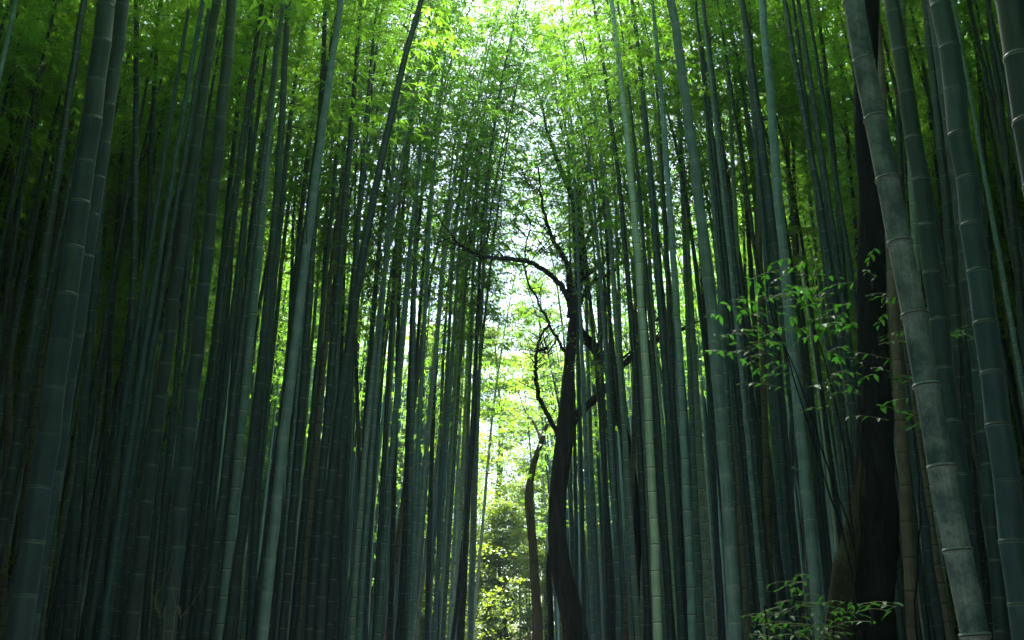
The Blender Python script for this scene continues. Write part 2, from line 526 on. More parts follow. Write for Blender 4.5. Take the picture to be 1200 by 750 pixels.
def build_bamboo(axis, H, D, kind, sides, nodes, ringed, zc, az, cv, sc, label, group, crown=True, name='bamboo', twigs=None):
    """axis(z above base) -> world xyz below the crown; zc crown base; cv crown variant"""
    base = axis(0.0)
    root = empty(name, base)
    tag(root, label, 'bamboo', group)
    root['z_crown'] = zc
    zs, rf, wx, mi = culm_profile(zc + CROWN_L * sc, D, nodes, ringed)
    bend = CROWNS[cv][0]
    p0 = axis(zc)
    tz = axis(zc + 1.0) - axis(zc - 0.2)
    tz /= np.linalg.norm(tz)
    q = Vector((0, 0, 1)).rotation_difference(Vector(tz)) @ Euler((0, 0, az)).to_quaternion()
    M = np.array(q.to_matrix()) * sc

    def pos(z):
        if z <= zc:
            return axis(z)
        return p0 + M @ crown_axis((z - zc) / (CROWN_L * sc), bend)
    Htot = zc + CROWN_L * sc
    P = np.array([pos(z) for z in zs]) - base
    if len(nodes) > 1:      # culms run very slightly zigzag from node to node
        jx, jy = (np.interp(zs, nodes, np.array([random.gauss(0, 0.035 * D) for _ in nodes])) for _ in range(2))
        P[:, 0] += jx; P[:, 1] += jy
    zoff = lambda z: np.array([np.interp(z, zs, P[:, q_]) for q_ in range(3)])
    rad = D / 2 * rf * np.maximum(0.07, 1 - (np.clip(zs / Htot, 0, 1)) ** 1.7 * 0.95)
    v, qd, tr = tube(P, rad, sides)
    midx = np.concatenate([np.repeat(mi, sides), np.zeros(sides)])
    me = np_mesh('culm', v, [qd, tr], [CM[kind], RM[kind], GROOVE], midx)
    at = me.attributes.new('wax', 'FLOAT', 'POINT')
    at.data.foreach_set('value', np.concatenate([np.repeat(wx, sides), [0]]).astype(np.float32))
    cu = obj('culm', me, root)
    if ringed:
        for zn in nodes:
            t_ = pos(zn + 0.05) - pos(zn - 0.05)
            qq = Vector((0, 0, 1)).rotation_difference(Vector(t_))
            o = obj('node_ring', RING[kind], cu)
            o.location = zoff(zn)
            o.rotation_mode = 'QUATERNION'
            o.rotation_quaternion = qq
            rr = D / 2 * max(0.07, 1 - (zn / Htot) ** 1.7 * 0.95)
            fl = 1.05 if kind == 'mottled' else 1.0
            o.scale = (rr * fl, rr * fl, rr * 1.0)
    if twigs:
        for zn in random.sample([n_ for n_ in nodes if twigs[0] < n_ < twigs[1]] or [nodes[-1]], 1):
            a0 = random.random() * 6.28
            for da in (0.0, 0.8):
                o = obj('dead_twig', random.choice(TWIGS), cu)
                o.location = zoff(zn)
                o.rotation_euler = (0, random.uniform(-0.3, 0.5), a0 + da)
                f_ = random.uniform(0.7, 1.3)
                o.scale = (f_, f_, f_)
    if crown:
        for nm, me in (('branches', CROWNS[cv][1]), ('foliage', CROWNS[cv][2])):
            o = obj(nm, me, root)
            o.location = p0 - base
            o.rotation_mode = 'QUATERNION'
            o.rotation_quaternion = q
            o.scale = (sc, sc, sc)
    return root


def node_heights(H, D, sp, ph, zmax):
    zs, z, k = [], ph, 0
    while z < min(H - 0.3, zmax):
        zs.append(z)
        z += sp * (0.94 + 0.12 * random.random())
    return zs


# ------------------------------------------------------------------ bamboo traced from the photograph
# x at rows 0, 250, 500, 750 of the photograph, width in pixels at mid height, kind of culm
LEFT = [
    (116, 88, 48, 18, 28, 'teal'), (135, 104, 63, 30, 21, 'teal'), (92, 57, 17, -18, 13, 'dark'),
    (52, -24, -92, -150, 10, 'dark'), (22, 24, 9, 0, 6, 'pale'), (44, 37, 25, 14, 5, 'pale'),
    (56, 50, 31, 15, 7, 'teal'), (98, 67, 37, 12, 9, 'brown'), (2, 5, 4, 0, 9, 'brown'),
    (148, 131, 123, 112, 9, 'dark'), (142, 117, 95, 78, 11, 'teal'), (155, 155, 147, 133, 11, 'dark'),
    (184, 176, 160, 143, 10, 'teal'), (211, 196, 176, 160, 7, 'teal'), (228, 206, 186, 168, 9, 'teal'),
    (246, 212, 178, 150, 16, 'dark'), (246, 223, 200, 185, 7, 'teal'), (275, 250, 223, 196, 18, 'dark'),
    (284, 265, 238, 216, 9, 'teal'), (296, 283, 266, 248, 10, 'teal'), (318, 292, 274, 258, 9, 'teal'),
    (330, 310, 284, 258, 11, 'brightened'), (338, 326, 296, 268, 12, 'dark'), (360, 325, 314, 290, 10, 'teal'),
    (388, 358, 325, 299, 12, 'dark'), (398, 366, 331, 308, 13, 'brightened'), (379, 369, 348, 331, 11, 'dark'),
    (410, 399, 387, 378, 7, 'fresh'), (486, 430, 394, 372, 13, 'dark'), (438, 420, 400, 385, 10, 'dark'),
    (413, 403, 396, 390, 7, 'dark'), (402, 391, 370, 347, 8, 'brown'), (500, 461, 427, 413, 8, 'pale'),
    (472, 447, 428, 414, 8, 'teal'), (402, 409, 420, 428, 6, 'teal'), (512, 487, 460, 443, 8, 'brightened'),
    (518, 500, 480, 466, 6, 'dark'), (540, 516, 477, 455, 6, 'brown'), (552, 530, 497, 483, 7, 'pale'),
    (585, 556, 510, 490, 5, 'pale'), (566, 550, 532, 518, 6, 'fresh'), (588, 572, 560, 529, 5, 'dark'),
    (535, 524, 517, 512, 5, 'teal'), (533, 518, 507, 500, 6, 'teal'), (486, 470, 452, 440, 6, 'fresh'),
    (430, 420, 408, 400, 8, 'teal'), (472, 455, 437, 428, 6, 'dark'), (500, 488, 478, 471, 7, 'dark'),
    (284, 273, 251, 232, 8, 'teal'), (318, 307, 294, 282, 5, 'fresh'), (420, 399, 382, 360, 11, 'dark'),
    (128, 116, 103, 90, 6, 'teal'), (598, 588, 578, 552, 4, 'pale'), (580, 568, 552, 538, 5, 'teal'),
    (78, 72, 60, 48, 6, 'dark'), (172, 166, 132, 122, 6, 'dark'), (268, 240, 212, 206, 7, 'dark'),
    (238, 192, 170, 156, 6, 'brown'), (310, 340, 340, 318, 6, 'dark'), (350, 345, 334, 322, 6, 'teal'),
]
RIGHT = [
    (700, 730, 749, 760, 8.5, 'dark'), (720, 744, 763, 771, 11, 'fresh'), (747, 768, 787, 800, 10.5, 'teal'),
    (766, 786, 801, 812, 10.5, 'brightened'), (786, 821, 846, 862, 15.5, 'brightened'), (795, 807, 820, 838, 7, 'speckled'),
    (818, 838, 853, 868, 9, 'brightened'), (834, 850, 864, 878, 9, 'brown'), (850, 861, 873, 884, 8.5, 'pale'),
    (853, 878, 890, 897, 8, 'dark'), (874, 905, 936, 960, 13, 'dark'), (896, 917, 938, 963, 14, 'brightened'),
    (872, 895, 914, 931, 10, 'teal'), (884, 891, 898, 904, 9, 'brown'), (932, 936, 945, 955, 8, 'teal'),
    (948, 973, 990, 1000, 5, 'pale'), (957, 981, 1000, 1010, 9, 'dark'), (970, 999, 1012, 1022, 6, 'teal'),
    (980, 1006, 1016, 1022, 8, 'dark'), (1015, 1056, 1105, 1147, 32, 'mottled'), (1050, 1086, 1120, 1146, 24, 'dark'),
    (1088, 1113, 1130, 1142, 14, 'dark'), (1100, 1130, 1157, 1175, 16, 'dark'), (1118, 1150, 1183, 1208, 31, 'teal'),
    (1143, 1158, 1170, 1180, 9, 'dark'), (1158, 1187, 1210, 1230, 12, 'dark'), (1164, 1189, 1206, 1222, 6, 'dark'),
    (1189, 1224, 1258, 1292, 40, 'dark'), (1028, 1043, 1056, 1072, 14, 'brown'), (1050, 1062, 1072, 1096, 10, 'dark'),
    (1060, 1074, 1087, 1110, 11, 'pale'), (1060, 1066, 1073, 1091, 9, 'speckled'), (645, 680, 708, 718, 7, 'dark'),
    (690, 712, 731, 748, 7.5, 'pale'), (672, 697, 716, 726, 6.5, 'brightened'), (668, 681, 689, 700, 4.5, 'fresh'),
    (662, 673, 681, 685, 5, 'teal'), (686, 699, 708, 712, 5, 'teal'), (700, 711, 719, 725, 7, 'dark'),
    (738, 757, 772, 780, 7, 'brightened'), (756, 776, 790, 790, 6, 'teal'), (806, 822, 834, 845, 7, 'dark'),
    (732, 748, 738, 735, 7, 'brown'), (790, 800, 811, 822, 8, 'brightened'), (905, 925, 943, 948, 8, 'pale'),
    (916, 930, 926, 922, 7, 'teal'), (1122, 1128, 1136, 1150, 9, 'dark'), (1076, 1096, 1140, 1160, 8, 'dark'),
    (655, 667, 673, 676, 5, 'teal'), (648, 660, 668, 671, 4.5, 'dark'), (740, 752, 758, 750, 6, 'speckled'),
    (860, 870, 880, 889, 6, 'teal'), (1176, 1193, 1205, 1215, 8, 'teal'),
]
HERO = {
    ('L', 0): ('broad blue-green bamboo culm with faint rings, overlapping a slimmer culm close behind it', (182, None)),
    ('L', 1): ('blue-green bamboo culm with a bright rim, half hidden behind the broad blue-green one', None),
    ('L', 2): ('dark slim bamboo culm beside the broad blue-green pair of culms', None),
    ('L', 3): ('strongly leaning thin dark bamboo culm crossing its upright neighbours', None),
    ('L', 15): ('thick dark leaning bamboo culm passing before slimmer blue-green culms', None),
    ('L', 17): ('thick dark bamboo culm with thin pale rings, close before a slimmer culm', None),
    ('L', 25): ('smooth pale blue-grey bamboo culm leaning toward the path, before a darker culm', None),
    ('L', 28): ('dark bamboo culm with pale rings whose top bends furthest out over the path', None),
    ('L', 32): ('light grey slender bamboo culm tilting across a straighter blue-green one', None),
    ('L', 34): ('slender bamboo culm leaning against the others, away from the path', None),
    ('L', 37): ('slim brownish bamboo culm curving out between blue-grey ones near the path', None),
    ('R', 1): ('bright pale green bamboo culm with chalky white rings beside the forked tree', None),
    ('R', 2): ('dark green bamboo culm with pale rings, next to the bright pale green culm', None),
    ('R', 4): ('stout smooth blue-green bamboo culm beside the slim tan dead culm', None),
    ('R', 5): ('slim lichen-speckled grey bamboo culm close to the stout blue-green one', None),
    ('R', 7): ('slim tan dead bamboo culm with dark rings beside the stout blue-green one', None),
    ('R', 10): ('dark green bamboo culm leaning in front of the broad-leaved sapling\'s tips', None),
    ('R', 13): ('brown dead bamboo culm behind the leaves of the broad-leaved sapling', None),
    ('R', 19): ('thick mottled grey bamboo culm leaning across the black tree trunk', (367, 0.345)),
    ('R', 20): ('dark smooth bamboo culm standing right behind the thick mottled grey one', None),
    ('R', 23): ('thick dark blue-green bamboo culm with wide internodes, beside the thickest culm', (435, 0.27)),
    ('R', 27): ('thickest near-black bamboo culm at the path\'s edge', None),
    ('R', 28): ('dull brown dead bamboo culm between the black trunk and the mottled grey culm', None),
    ('R', 33): ('pale grey-green slender bamboo culm crossing the forked tree\'s long limb', None),
}
KW = {'brightened': 'waxy blue-green', 'teal': 'blue-green', 'dark': 'dark green', 'pale': 'pale grey', 'fresh': 'light green',
      'brown': 'brown dead', 'mottled': 'mottled grey', 'speckled': 'lichen-speckled grey'}
SIDE = {'L': 'in the grove opposite the forked tree', 'R': 'in the forked tree\'s grove'}
MARKS = {'L': [(-400, 'grove\'s outer edge'), (LEFT[0][2], 'broad culm'), (LEFT[17][2], 'thick pale-ringed culm'), (LEFT[25][2], 'pale blue-grey culm'),
               (LEFT[28][2], 'arching dark culm'), (LEFT[37][2], 'slim brownish culm'), (610, 'path\'s bend')],
         'R': [(655, 'forked tree'), (RIGHT[1][2], 'chalk-ringed culm'), (RIGHT[4][2], 'stout culm'), (RIGHT[13][2], 'brown dead culm'),
               (1024, 'black trunk'), (RIGHT[19][2], 'mottled grey culm'), (RIGHT[27][2], 'thickest culm')]}
ORD = 'first second third fourth fifth sixth seventh eighth ninth tenth eleventh twelfth thirteenth fourteenth fifteenth sixteenth seventeenth eighteenth'.split()


def row_label(side, idx, size, kind):
    recs = LEFT if side == 'L' else RIGHT
    x = recs[idx][2]
    mk = MARKS[side]
    k = max(q for q in range(len(mk) - 1) if mk[q][0] <= x)
    between = sorted(((r[2], n) for n, r in enumerate(recs) if mk[k][0] <= r[2] < mk[k + 1][0] and (r[2], n) != (mk[k][0], n)))
    pos = [n for _, n in between].index(idx) if idx in [n for _, n in between] else 0
    a, b = mk[k][1], mk[k + 1][1]
    if side == 'L' and k == 0:
        a, b, pos = b, 'grove\'s outer edge', len(between) - 1 - pos
    return f'{size} {kind} bamboo, {ORD[pos]} from the {a} toward the {b}'


traced_xy = []
n_ind = 0
HEROKEYS = {}


def traced(side, idx, rec, packed=False):
    global n_ind
    px, wid, kind = rec[:4], rec[4], rec[5]
    D = {True: 0.125, False: 0.118}[wid >= 20]
    if wid < 7: D = 0.102
    if wid < 5.5: D = 0.09
    D *= 0.95 + 0.1 * random.random()
    if (side, idx) == ('R', 19): D = 0.115
    if (side, idx) in (('L', 0), ('L', 1)): D = 0.128 if idx == 0 else 0.105
    d = D * 1134.0 / wid / 0.95
    pts = np.array([pix(px[k], (0, 250, 500, 750)[k], d) for k in range(4)])
    zr = pts[:, 2]
    c = np.polyfit(zr, pts[:, 0], 2 if d < 30 else 1)
    zt = min(zr[0], 11.0)
    dc = np.polyder(c)

    def X(z):
        if z <= zt:
            zz = max(z, zr[3])
            return np.polyval(c, zz) + np.polyval(dc, zz) * (z - zz)
        return np.polyval(c, zt) + np.polyval(dc, zt) * (z - zt)
    zb = ground_z(X(1.0), d) - 0.05
    yl = random.uniform(-0.012, 0.03)

    def axis(z):
        return np.array([X(zb + z), d + yl * z, zb + z])
    H = random.uniform(15.5, 18.5) * (0.8 + 0.2 * D / 0.118)
    zc = min(random.uniform(8.8, 10.2), max(7.0, zr[0] - zb + 0.6))
    if d > 16: zc = random.uniform(6.8, 9.6)
    if d > 21: zc = random.uniform(6.0, 8.6)
    if packed and d > 17: zc, H = random.uniform(8.5, 10.5), H + 2
    if side == 'R' and d < 21.5: zc = max(zc, random.uniform(9.2, 10.4))
    sc = (H - zc) / CROWN_L
    toward = math.pi if side == 'R' else 0.0
    az = toward + random.uniform(-1.7, 1.7) * (0.6 if packed else 1)
    lab = HERO.get((side, idx)) if not packed else (f'thin {KW[kind]} bamboo culm among the packed stems {SIDE[side]}', None)
    sp = random.uniform(2.35, 2.9) * D
    ph = random.uniform(0.05, 0.25)
    if lab and lab[1]:
        sp = lab[1][1] or 0.285
        zn = pix(600, lab[1][0], d)[2] - zb
        ph = zn % sp
    ringed = wid >= 12
    sides = 20 if wid >= 24 else 16 if wid >= 12 else 10 if wid >= 7 else 8
    nodes = node_heights(H, D, sp, ph, zr[0] - zb + 0.5 if ringed else 30)
    group = 'bamboo culms of the groves along the path'
    if lab:
        label = lab[0]
    else:
        size = 'sturdy' if wid >= 12 else 'slim' if wid >= 8 else 'thin'
        label = row_label(side, idx, size, KW[kind])
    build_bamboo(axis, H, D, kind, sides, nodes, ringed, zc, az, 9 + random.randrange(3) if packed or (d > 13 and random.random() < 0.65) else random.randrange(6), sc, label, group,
                 twigs=(3.0, 9.0) if 7 < d < 22 and random.random() < 0.4 else None)
    traced_xy.append((float(X(1.6)), d))
    n_ind += 1


for side, recs in (('L', LEFT), ('R', RIGHT)):
    for idx, rec in enumerate(recs):
        traced(side, idx, rec)


def packed(side, x5, wd, lean):
    k = (600 - x5) / 3860.0
    xs = [x5 + (500 - row) * (k + lean) for row in (0, 250, 500, 750)]
    traced(side, 999, (*xs, wd, random.choice(['brightened', 'teal', 'teal', 'brightened', 'pale', 'dark'])), True)


for k in range(12):
    packed('L', 522 + k * 3.3 + random.uniform(-2, 2), random.uniform(4.2, 5.4), random.uniform(0.01, 0.05))
for k in range(26):
    packed('L', 84 + k * 16.5 + random.uniform(-7, 7), random.uniform(5.8, 7.6), random.uniform(-0.02, 0.03))
for k in range(10):
    packed('R', 678 + k * 8 + random.uniform(-3, 3), random.uniform(4.2, 6.0), random.uniform(-0.03, 0.0))
for k in range(12):
    packed('R', 760 + k * 20 + random.uniform(-7, 7), random.uniform(5.8, 7.8), random.uniform(-0.03, 0.015))

# ------------------------------------------------------------------ the rest of the groves
cells = []
cell = 0.95
for iy in range(int(-40 / cell), int(62 / cell)):
    for ix in range(int(-27 / cell), int(27 / cell)):
        x = (ix + random.random()) * cell
        y = (iy + random.random()) * cell
        xc = x - pathc(y)
        if y < 41 and -2.15 + max(0, y - 20) * 0.03 < xc < 2.1 - max(0, y - 24) * 0.03:
            continue
        if y > 41 and abs(xc) < 3.2 and (y < 47 or random.random() < 0.45):
            continue
        if y > 45 and abs(x) < 10 and random.random() < 0.8:      # clearing at the end of the path
            continue
        if 0 < y < 10.5 and abs(x) < 0.54 * y + 1.5:
            continue
        inview = y > 0.3 and abs(x) < 0.54 * y + 0.25
        if inview and (y < 10.5 or (y < 14.5 and abs(xc) < 2.9)):
            continue
        if abs(x) > 19 and random.random() < 0.25:
            continue
        if min((x - a_) ** 2 + (y - b_) ** 2 for a_, b_ in traced_xy) < 0.09:
            continue
        # room for the trees
        if (x - 3.2) ** 2 + (y - 9) ** 2 < 0.5 or (x - 1.2) ** 2 + (y - 22) ** 2 < 1.0:
            continue
        cells.append((x, y, inview))
near = sorted([c_ for c_ in cells if c_[2]], key=lambda c_: c_[1])
N_FILL = 295 - n_ind
fill, rest = near[:N_FILL], near[N_FILL:] + [c_ for c_ in cells if not c_[2]]
KINDS = ['brightened'] * 7 + ['teal'] * 7 + ['dark'] * 6 + ['pale'] * 2 + ['fresh'] * 2 + ['brown']  # brightened culms lighten the dark gaps deep in the grove


def random_axis(x, y):
    zb = ground_z(x, y) - 0.05
    s = -1 if x > 0 else 1
    lx = s * random.uniform(-0.005, 0.03) + random.gauss(0, 0.012)
    ly = random.gauss(0, 0.012)
    k = s * random.uniform(0, 0.003)
    if y < 7 and abs(x) < 5: k = s * random.uniform(0.006, 0.014)     # unseen edge culms arched over the path to darken the near stems

    def axis(z):
        return np.array([x + lx * z + k * z * z, y + ly * z, zb + z])
    return axis, zb


for x, y, _ in fill:
    axis, zb = random_axis(x, y)
    D = random.uniform(0.085, 0.125) if y > 16 else random.uniform(0.075, 0.10)
    H = random.uniform(13.5, 17.5)
    zc = random.uniform(9.0, 10.8) if y < 17 else random.uniform(7.0, 9.0) if y < 24 else random.uniform(5.2, 8.0)
    kind = random.choice(KINDS) if y > 16 else random.choice(['teal', 'dark', 'teal', 'dark', 'dark', 'teal', 'brightened', 'dark', 'dark', 'brown', 'dark', 'teal'])
    side = 'L' if x < 0 else 'R'
    nodes = node_heights(H, D, 2.6 * D, random.uniform(0.05, 0.3), 30)
    build_bamboo(axis, H, D, kind, 7, nodes, False, zc, (math.pi if x > 0 else 0) + random.uniform(-1.2, 1.2), 6 + random.randrange(3) if abs(x) > (4.6 if y < 19 else 7.5) else 9 + random.randrange(3) if random.random() < 0.92 else random.randrange(6),
                 (H - zc) / CROWN_L, f'distant {KW[kind]} bamboo culm deep {SIDE[side]}', 'bamboo culms deep in the groves')

# far culms: one mass of bamboo, crowns by geometry nodes
acc_v, acc_q, acc_m, nv = [], [], [], 0
pts, rots, scls, vids = [], [], [], []
for x, y, inv in rest:
    axis, zb = random_axis(x, y)
    D = random.uniform(0.08, 0.13)
    H = random.uniform(13, 17) + (2.0 if abs(x) > 7 else 0)
    zc = random.uniform(6.5, 9.0)
    if y < 17: zc += 1.5
    if y > 30 and abs(x) < 8: zc = random.uniform(4.0, 7.5)
    sc = (H - zc) / CROWN_L
    cv = 6 + random.randrange(3) if y < 10 or abs(x) > 8 else 9 + random.randrange(3) if random.random() < 0.85 else random.randrange(6)
    az = (math.pi if x > 0 else 0) + random.uniform(-1.6, 1.6) * (0.3 if y < 7 and abs(x) < 5 else 1)
    zs = np.array(list(np.linspace(0, zc, 5)) + [zc + CROWN_L * sc * t for t in (0.25, 0.5, 0.75, 1.0)])
    tz = axis(zc + 1.0) - axis(zc - 0.2)
    q = Vector((0, 0, 1)).rotation_difference(Vector(tz)) @ Euler((0, 0, az)).to_quaternion()
    M = np.array(q.to_matrix()) * sc
    p0 = axis(zc)
    P = np.array([axis(z) if z <= zc else p0 + M @ crown_axis((z - zc) / (CROWN_L * sc), CROWNS[cv][0]) for z in zs])
    rad = D / 2 * np.maximum(0.07, 1 - (zs / zs[-1]) ** 1.7 * 0.95)
    v, qd, tr = tube(P, rad, 6, cap=False)
    acc_v.append(v); acc_q.append(qd + nv); nv += len(v)
    acc_m.append(np.full(len(qd), random.choice([0, 0, 1, 2, 2])))
    if random.random() < (0.8 if y < 14 else 1.0 if abs(x) > 7.5 else 0.18):
        pts.append(p0); rots.append(list(q.to_euler())); scls.append(sc); vids.append(cv)


def instance_stuff(name, verts, quads, midx, mats, pts, rots, scls, vids, sources, kind='stuff'):
    """one object: its own mesh plus source meshes instanced on the loose points"""
    n0 = len(verts)
    allv = np.concatenate([verts, np.array(pts)]) if n0 else np.array(pts)
    if n0:
        me = np_mesh(name, allv, [quads], mats, midx)
    else:
        me = bpy.data.meshes.new(name)
        me.vertices.add(len(allv)); me.vertices.foreach_set('co', allv.astype(np.float32).ravel()); me.update()
    nn = len(allv)
    def attr(nm, typ, data, key='value'):
        at = me.attributes.new(nm, typ, 'POINT')
        at.data.foreach_set(key, data)
    sel = np.zeros(nn, bool); sel[n0:] = True
    rot = np.zeros((nn, 3), np.float32); rot[n0:] = np.array(rots)
    s_ = np.ones(nn, np.float32); s_[n0:] = np.array(scls)
    vi = np.zeros(nn, np.int32); vi[n0:] = np.array(vids)
    attr('is_point', 'BOOLEAN', sel); attr('turn', 'FLOAT_VECTOR', rot.ravel(), 'vector')
    attr('size', 'FLOAT', s_); attr('pick', 'INT', vi)
    o = obj(name, me)
    ng = bpy.data.node_groups.new(name + '_nodes', 'GeometryNodeTree')
    ng.interface.new_socket('Geometry', in_out='INPUT', socket_type='NodeSocketGeometry')
    ng.interface.new_socket('Geometry', in_out='OUTPUT', socket_type='NodeSocketGeometry')
    gi, go = ng.nodes.new('NodeGroupInput'), ng.nodes.new('NodeGroupOutput')
    g2i = ng.nodes.new('GeometryNodeGeometryToInstance')
    for so in reversed(sources):
        oi = ng.nodes.new('GeometryNodeObjectInfo')
        oi.inputs['Object'].default_value = so
        oi.transform_space = 'ORIGINAL'
        ng.links.new(oi.outputs['Geometry'], g2i.inputs[0])
    # join each source as an instance of its own
    ng.nodes.remove(g2i)
    jn_ = ng.nodes.new('GeometryNodeJoinGeometry')
    for oi in [n for n in ng.nodes if n.bl_idname == 'GeometryNodeObjectInfo']:
        oi.inputs['As Instance'].default_value = True
        ng.links.new(oi.outputs['Geometry'], jn_.inputs[0])
    iop = ng.nodes.new('GeometryNodeInstanceOnPoints')

    def named(nm, typ):
        na = ng.nodes.new('GeometryNodeInputNamedAttribute')
        na.data_type = typ
        na.inputs['Name'].default_value = nm
        return na.outputs['Attribute']
    ng.links.new(gi.outputs[0], iop.inputs['Points'])
    ng.links.new(named('is_point', 'BOOLEAN'), iop.inputs['Selection'])
    ng.links.new(jn_.outputs[0], iop.inputs['Instance'])
    iop.inputs['Pick Instance'].default_value = True
    ng.links.new(named('pick', 'INT'), iop.inputs['Instance Index'])
    e2r = ng.nodes.new('FunctionNodeEulerToRotation')
    ng.links.new(named('turn', 'FLOAT_VECTOR'), e2r.inputs[0])
    ng.links.new(e2r.outputs[0], iop.inputs['Rotation'])
    ng.links.new(named('size', 'FLOAT'), iop.inputs['Scale'])
    jo = ng.nodes.new('GeometryNodeJoinGeometry')
    ng.links.new(iop.outputs[0], jo.inputs[0])
    if n0:
        ng.links.new(gi.outputs[0], jo.inputs[0])
    ng.links.new(jo.outputs[0], go.inputs[0])
    mod = o.modifiers.new('scatter', 'NODES')
    mod.node_group = ng
    o['kind'] = kind
    return o


FOL = []
for bend, br, fo in CROWNS:
    FOL.append(next(o for o in COL.objects if o.data == fo))
grove = instance_stuff('bamboo_grove', np.concatenate(acc_v), np.concatenate(acc_q), np.concatenate(acc_m),
                       [CM['teal'], CM['dark'], CM['brightened']], pts, rots, scls, vids, FOL)
tag(grove, 'dense mass of far bamboo culms filling both groves behind the nearer culms', 'bamboo grove')


# ------------------------------------------------------------------ trees
def knobbly(seed, amt=0.1):
    r = np.random.default_rng(seed)
    ph = r.random(6) * 6.28
    def f(t, a):
        return 1 + amt * (np.sin(2 * a + ph[0] + 7 * t) * 0.5 + np.sin(3 * a + ph[1] - 13 * t) * 0.35 + np.sin(a + 31 * t + ph[2]) * 0.35 + np.sin(5 * a + ph[3] + 40 * t) * 0.2 + np.sin(9 * a + ph[4] + 9 * np.sin(17 * t)) * 0.22 + np.sin(37 * t + 4 * a + ph[5]) * 0.12)
    return f


def limb_mesh(P, r0, r1, mat, sides=12, n=None, seed=1, amt=0.12, power=1.0, wob=0.0):
    P = np.asarray(P, float)
    n = n or max(8, 6 * len(P))
    C = catmull(P, n)
    if wob:
        r = np.random.default_rng(seed)
        C[1:-1] += r.normal(0, wob, (n - 2, 3))
    if np.isscalar(r0):
        rad = r0 + (r1 - r0) * np.linspace(0, 1, n) ** power
    else:
        rad = np.interp(np.linspace(0, 1, n), np.linspace(0, 1, len(r0)), r0)
    a_ = Acc()
    a_.tube(C, rad, sides, ridge=knobbly(seed, amt))
    return a_, C


def leaf_cloud(centres, radii, n_per, L, W, mat, seed, name='tree_foliage', flat=0.6):
    r = np.random.default_rng(seed)
    P = []
    for c, rd in zip(centres, radii):
        # several small flat sprays in each clump
        k = max(3, int(n_per / 14))
        sc = r.normal(0, 1, (k, 3)); sc /= np.linalg.norm(sc, axis=1)[:, None]
        sc *= rd * r.random((k, 1)) ** 0.45
        sc[:, 2] *= flat
        for s_ in sc:
            m_ = 14
            q = r.normal(0, 1, (m_, 3)) * np.array([0.16, 0.16, 0.05]) * (0.6 + rd)
            P.append(np.asarray(c) + s_ + q)
    P = np.concatenate(P)
    n = len(P)
    a_ = r.random(n) * 6.28
    D = np.stack([np.cos(a_), np.sin(a_), r.uniform(-0.7, 0.2, n)], 1)
    NN = np.stack([r.normal(0, 0.4, n), r.normal(0, 0.4, n), np.ones(n)], 1)
    return leaf_mesh(name, P, D, NN, r.uniform(0.7, 1.3, n) * L, r.uniform(0.7, 1.3, n) * W, mat)


def px_line(pts, d0, d1=None):
    n = len(pts)
    d1 = d0 if d1 is None else d1
    return np.array([pix(x, y, d0 + (d1 - d0) * k / max(1, n - 1)) for k, (x, y) in enumerate(pts)])


# the forked dark tree that leans over the path
TD = 21.0
tp = px_line([(674, 748), (664, 700), (656, 650), (654, 600), (656, 555), (662, 510), (664, 470), (667, 425), (670, 390), (676, 350), (680, 310), (677, 262), (671, 232), (660, 205), (650, 178), (640, 150), (634, 118), (622, 92)], TD)
base = tp[0].copy(); base[0] += 0.25; base[2] = ground_z(base[0], TD) - 0.1
tp = np.vstack([base, tp])
tree = empty('forked_tree', base)
tag(tree, 'dark crooked broadleaf tree forking over the path, a long limb reaching across', 'tree')


def add_limb(name, root, P, r0, r1, mat, **k):
    a_, C = limb_mesh(np.asarray(P) - np.array(root.location), r0, r1, mat, **k)
    return obj(name, a_.mesh(name, [mat]), root)


px2m = TD * 1.058 / 1200 * 0.98
rr_ = [0.27, 0.23, 0.195, 0.18, 0.165, 0.165, 0.175, 0.145, 0.115, 0.11, 0.105, 0.10, 0.09, 0.075, 0.06, 0.045, 0.032, 0.02, 0.01]
add_limb('trunk', tree, tp, rr_, None, BARK_FORK, sides=24, n=130, seed=3, amt=0.18)
LIMBS = [
    ([(667, 352), (660, 338), (645, 322), (622, 309), (600, 303), (572, 302), (552, 295), (540, 288), (530, 278)], 0.07, 0.02, -3.5),
    ([(668, 372), (667, 335), (664, 308), (650, 284), (641, 262), (635, 232), (631, 196)], 0.075, 0.02, -0.8),
    ([(662, 412), (648, 388), (634, 362), (620, 332), (614, 308), (618, 280), (622, 262)], 0.035, 0.012, -1.0),
    ([(658, 516), (645, 492), (632, 466), (628, 440), (628, 420), (632, 398), (645, 378)], 0.06, 0.018, -0.6),
    ([(628, 424), (630, 412), (637, 411), (643, 416)], 0.03, 0.012, -0.7),
    ([(664, 505), (676, 487), (698, 467), (722, 440), (740, 417), (772, 397), (808, 382), (840, 360)], 0.11, 0.03, 1.2),
    ([(675, 362), (690, 335), (712, 322), (732, 306), (760, 290)], 0.06, 0.02, 0.8),
    ([(678, 300), (698, 262), (712, 228), (724, 196), (734, 170)], 0.05, 0.018, 0.8),
    ([(680, 330), (708, 306), (730, 284), (748, 262)], 0.045, 0.015, 1.5),
    ([(672, 235), (686, 215), (690, 190), (694, 160)], 0.045, 0.015, 0.0),
    ([(635, 232), (622, 218), (606, 200)], 0.018, 0.008, -1.2),
    ([(664, 308), (655, 300), (640, 296), (624, 294)], 0.014, 0.006, -1.4),
    ([(740, 417), (756, 386), (772, 372), (776, 350)], 0.04, 0.015, 1.5),
    ([(722, 440), (728, 420), (750, 405), (780, 375)], 0.035, 0.012, 0.9),
]
LT = []
